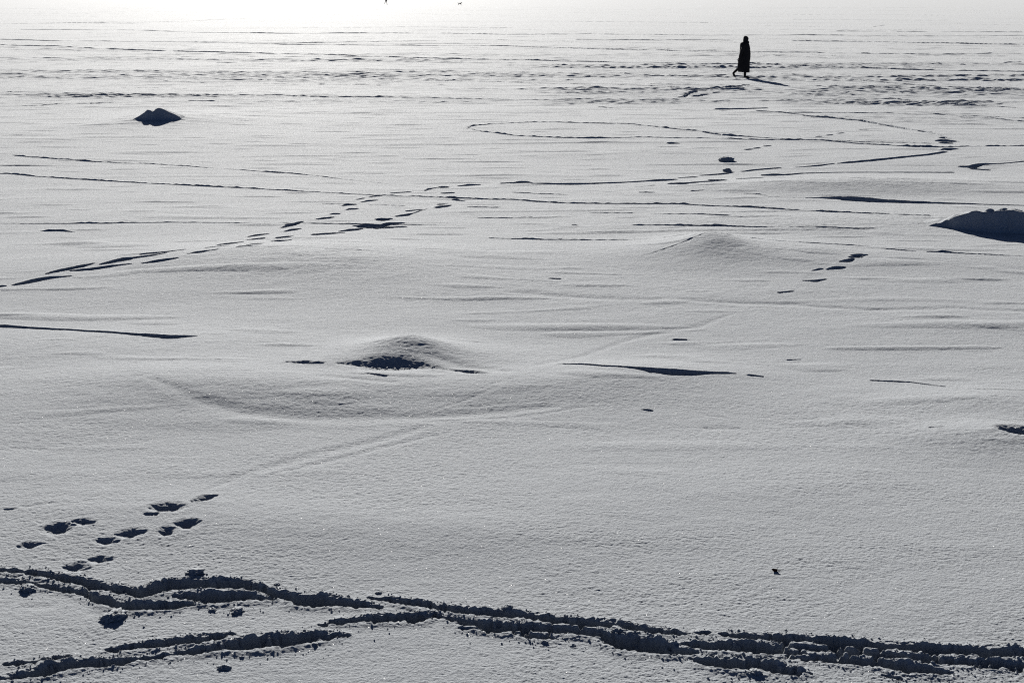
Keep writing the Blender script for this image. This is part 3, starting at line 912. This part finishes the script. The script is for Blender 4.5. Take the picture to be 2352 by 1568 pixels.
# face under the hood
fj = [((.045, 0, 1.60), (.072, .066)), ((.05, 0, 1.545), (.05, .05)), ((.118, 0, 1.592), .016), ((.05, 0, 1.66), (.066, .064))]
face = skinned('face', fj, [(0, 1), (0, 2), (0, 3)], walker, SKIN)
for sy in (-1, 1):
    bm = bmesh.new()
    bmesh.ops.create_uvsphere(bm, u_segments=12, v_segments=8, radius=.011)
    me = bpy.data.meshes.new('eye')
    bm.to_mesh(me)
    bm.free()
    e = link('eye', me, face, BOOT)
    e.location = (.106, sy * .03, 1.612)
coat = loft('long_coat', [(a, b_, c, d * (1.08 if c < 1.45 else 1), e * 1.1, f) for a, b_, c, d, e, f in [
    (-.012, 0, .245, .222, .20, -.012), (-.020, 0, .34, .232, .215, -.008), (-.030, 0, .50, .238, .225, 0), (-.022, 0, .66, .228, .225, 0), (.005, 0, .85, .222, .225, 0),
    (.012, 0, 1.00, .214, .22, 0), (.005, 0, 1.12, .205, .22, 0), (.000, 0, 1.24, .196, .225, 0), (-.015, 0, 1.34, .186, .225, 0), (-.025, 0, 1.42, .166, .205, 0), (-.020, 0, 1.475, .130, .150, .01),
    (.010, 0, 1.51, .098, .10, .02), (.018, 0, 1.535, .088, .085, .02)]], walker, COAT, 48, .035, 8)
collar = loft('collar', [(.03, 0, 1.41, .135, .12, .01), (.045, 0, 1.45, .128, .115, .02), (.045, 0, 1.49, .112, .105, .01), (.035, 0, 1.53, .09, .09, 0)], coat, COAT, 32, .03, 5)
hood = loft('hood', [
    (.015, 0, 1.47, .110, .105, .01), (.012, 0, 1.52, .103, .100, -.01), (.018, 0, 1.565, .108, .103, -.01), (.022, 0, 1.61, .108, .104, 0), (.018, 0, 1.65, .100, .098, .005), (.010, 0, 1.69, .078, .078, .004), (.004, 0, 1.716, .040, .042, 0), (.002, 0, 1.722, .012, .012, 0)],
    walker, COAT, 32, .02, 6)
brim = loft('brim', [(.085, 0, 1.665, .020, .070, 0), (.104, 0, 1.635, .026, .072, 0), (.112, 0, 1.60, .022, .072, 0), (.108, 0, 1.565, .016, .062, 0), (.092, 0, 1.535, .012, .05, 0)], hood, COAT, 24)
for nm, path in (('sleeve', [((-.03, -.195, 1.42), .085), ((-.10, -.245, 1.27), .082), ((-.155, -.255, 1.12), .076), ((-.205, -.25, .98), .066), ((-.245, -.24, .86), .056)]),
                 ('sleeve', [((0, .195, 1.42), .085), ((.04, .245, 1.27), .080), ((.07, .25, 1.12), .074), ((.12, .24, 1.0), .064), ((.158, .225, .90), .054)])):
    skinned(nm, path, [(i, i + 1) for i in range(len(path) - 1)], coat, COAT)
for path in ([((.035, -.10, .36), .068), ((.026, -.10, .22), .064), ((.022, -.10, .10), .056), ((.035, -.10, .050), .055), ((.12, -.10, .044), .048), ((.205, -.10, .036), .036), ((.225, -.10, .034), .028)],
             [((-.25, .10, .37), .066), ((-.345, .10, .285), .062), ((-.425, .10, .215), .056), ((-.425, .10, .175), .053), ((-.385, .10, .100), .047), ((-.345, .10, .048), .034), ((-.335, .10, .030), .026)]):
    skinned('boot', path, [(i, i + 1) for i in range(len(path) - 1)], walker, BOOT)

# --- the far walker, cut by the top edge of the picture
fp = at(887.0, 10.6)
far = link('person', None)
far.location = fp + Vector((0, 0, -.02))
tag(far, 'tiny far walker cut by the top edge, legs wide in mid-stride', 'person')
J = [((0, 0, .93), (.13, .16)), ((.01, 0, 1.12), (.12, .16)), ((.02, 0, 1.32), (.13, .19)), ((.02, 0, 1.43), (.085, .12)), ((.03, 0, 1.50), .055), ((.04, 0, 1.57), (.08, .07)), ((.04, 0, 1.66), (.08, .072)),
     ((.03, -.09, .86), .095), ((.13, -.09, .50), .066), ((.20, -.09, .10), .048), ((.27, -.09, .05), .042), ((.37, -.09, .04), .03),
     ((-.03, .09, .86), .095), ((-.16, .09, .52), .066), ((-.42, .09, .26), .048), ((-.48, .09, .16), .042), ((-.42, .09, .07), .03),
     ((.02, -.2, 1.41), .06), ((-.10, -.25, 1.15), .05), ((-.12, -.24, .90), .04), ((.02, .2, 1.41), .06), ((.16, .25, 1.16), .05), ((.34, .22, 1.0), .04)]
B = [(0, 1), (1, 2), (2, 3), (3, 4), (4, 5), (5, 6), (0, 7), (7, 8), (8, 9), (9, 10), (10, 11), (0, 12), (12, 13), (13, 14), (14, 15), (15, 16), (3, 17), (17, 18), (18, 19), (3, 20), (20, 21), (21, 22)]
hand_joints(J, B, 19, (-.12, -.24, .80), (0, 0, -1), (1, 0, 0))
hand_joints(J, B, 22, (.42, .21, .96), (1, 0, -.4), (.4, 0, 1))
skinned('body', J, B, far, TROUSER)
loft('jacket', [(.0, 0, .72, .20, .23, 0), (0, 0, .85, .21, .24, 0), (.01, 0, 1.05, .20, .23, 0), (.015, 0, 1.25, .19, .24, 0), (.015, 0, 1.38, .17, .22, 0), (.02, 0, 1.46, .11, .13, 0), (.03, 0, 1.50, .075, .08, 0)], far, JACKET, 32, .03, 6)
loft('hat', [(.035, 0, 1.62, .105, .098, 0), (.03, 0, 1.68, .104, .098, 0), (.02, 0, 1.74, .075, .07, 0), (.015, 0, 1.765, .02, .02, 0)], far, KNIT, 24)

# --- the dog trotting right
dp = at(1056.0, 12.6)
dog = link('dog', None)
dog.location = dp + Vector((0, 0, -.02))
tag(dog, 'small dark dog trotting right far out near the top edge', 'dog')
J = [((-.20, 0, .44), (.10, .09)), ((0, 0, .42), (.095, .09)), ((.20, 0, .43), (.135, .11)), ((.31, 0, .49), .085), ((.42, 0, .56), .07), ((.50, 0, .56), .052), ((.58, 0, .535), .034),
     ((-.34, 0, .47), .03), ((-.46, 0, .56), .022), ((-.54, 0, .66), .014),
     ((-.22, -.07, .36), .068), ((-.17, -.075, .26), .042), ((-.27, -.075, .14), .024), ((-.26, -.075, .03), .022), ((-.215, -.075, .02), .022),
     ((-.22, .07, .36), .068), ((-.25, .075, .25), .042), ((-.38, .075, .15), .024), ((-.40, .075, .05), .022), ((-.37, .075, .03), .022),
     ((.22, -.07, .32), .052), ((.20, -.07, .20), .032), ((.25, -.07, .12), .024), ((.20, -.07, .04), .02), ((.23, -.07, .025), .022),
     ((.23, .07, .32), .052), ((.29, .07, .20), .032), ((.36, .07, .11), .022), ((.40, .07, .03), .02), ((.44, .07, .025), .022),
     ((.40, -.04, .63), .022), ((.385, -.05, .69), .010), ((.40, .04, .63), .022), ((.385, .05, .69), .010)]
B = [(0, 1), (1, 2), (2, 3), (3, 4), (4, 5), (5, 6), (0, 7), (7, 8), (8, 9), (0, 10), (10, 11), (11, 12), (12, 13), (13, 14), (0, 15), (15, 16), (16, 17), (17, 18), (18, 19),
     (2, 20), (20, 21), (21, 22), (22, 23), (23, 24), (2, 25), (25, 26), (26, 27), (27, 28), (28, 29), (4, 30), (30, 31), (4, 32), (32, 33)]
skinned('body', J, B, dog, FUR)

# --- a withered scrap of plant on the snow, lower right
lp = at(1779, 1316)
scrap = link('withered_plant', None)
scrap.location = lp + Vector((0, 0, -.008))
scrap.scale = (1, 1, .7)
tag(scrap, 'dark curled scrap of withered plant on smooth snow, lower right', 'dry plant')
bm = bmesh.new()
n1, n2 = 14, 10
vs = []
for i in range(n1):
    a = i / (n1 - 1)
    rw = .017 * math.sin(math.pi * min(1, a * .92 + .08)) ** .7
    row = []
    for j in range(n2):
        b = j / (n2 - 1) * 2 - 1
        ang = b * 1.9
        row.append(bm.verts.new((rw * math.sin(ang) + .004 * math.sin(7 * a), -.006 + .010 * a + .003 * math.sin(9 * b + 5 * a), .004 + a * .030 + rw * (1 - math.cos(ang)) * .6)))
    vs.append(row)
for i in range(n1 - 1):
    for j in range(n2 - 1):
        bm.faces.new((vs[i][j], vs[i][j + 1], vs[i + 1][j + 1], vs[i + 1][j]))
bmesh.ops.solidify(bm, geom=bm.faces[:], thickness=.0015)
me = bpy.data.meshes.new('leaf')
bm.to_mesh(me)
bm.free()
me.shade_smooth()
link('leaf', me, scrap, LEAF)
for st in ([((.004, 0, .02), .003), ((.022, -.004, .010), .0022), ((.036, -.006, .006), .0016)], [((.004, .004, .026), .0028), ((.016, .006, .032), .0026), ((.021, .008, .036), .004)], [((-.004, -.006, .012), .0026), ((-.010, -.018, .006), .0016), ((-.016, -.03, .003), .0012)],
           [((.022, .012, .014), .0024), ((.034, .014, .012), .004), ((.044, .015, .009), .0034)]):
    skinned('stalk', st, [(i, i + 1) for i in range(len(st) - 1)], scrap, LEAF, 1)
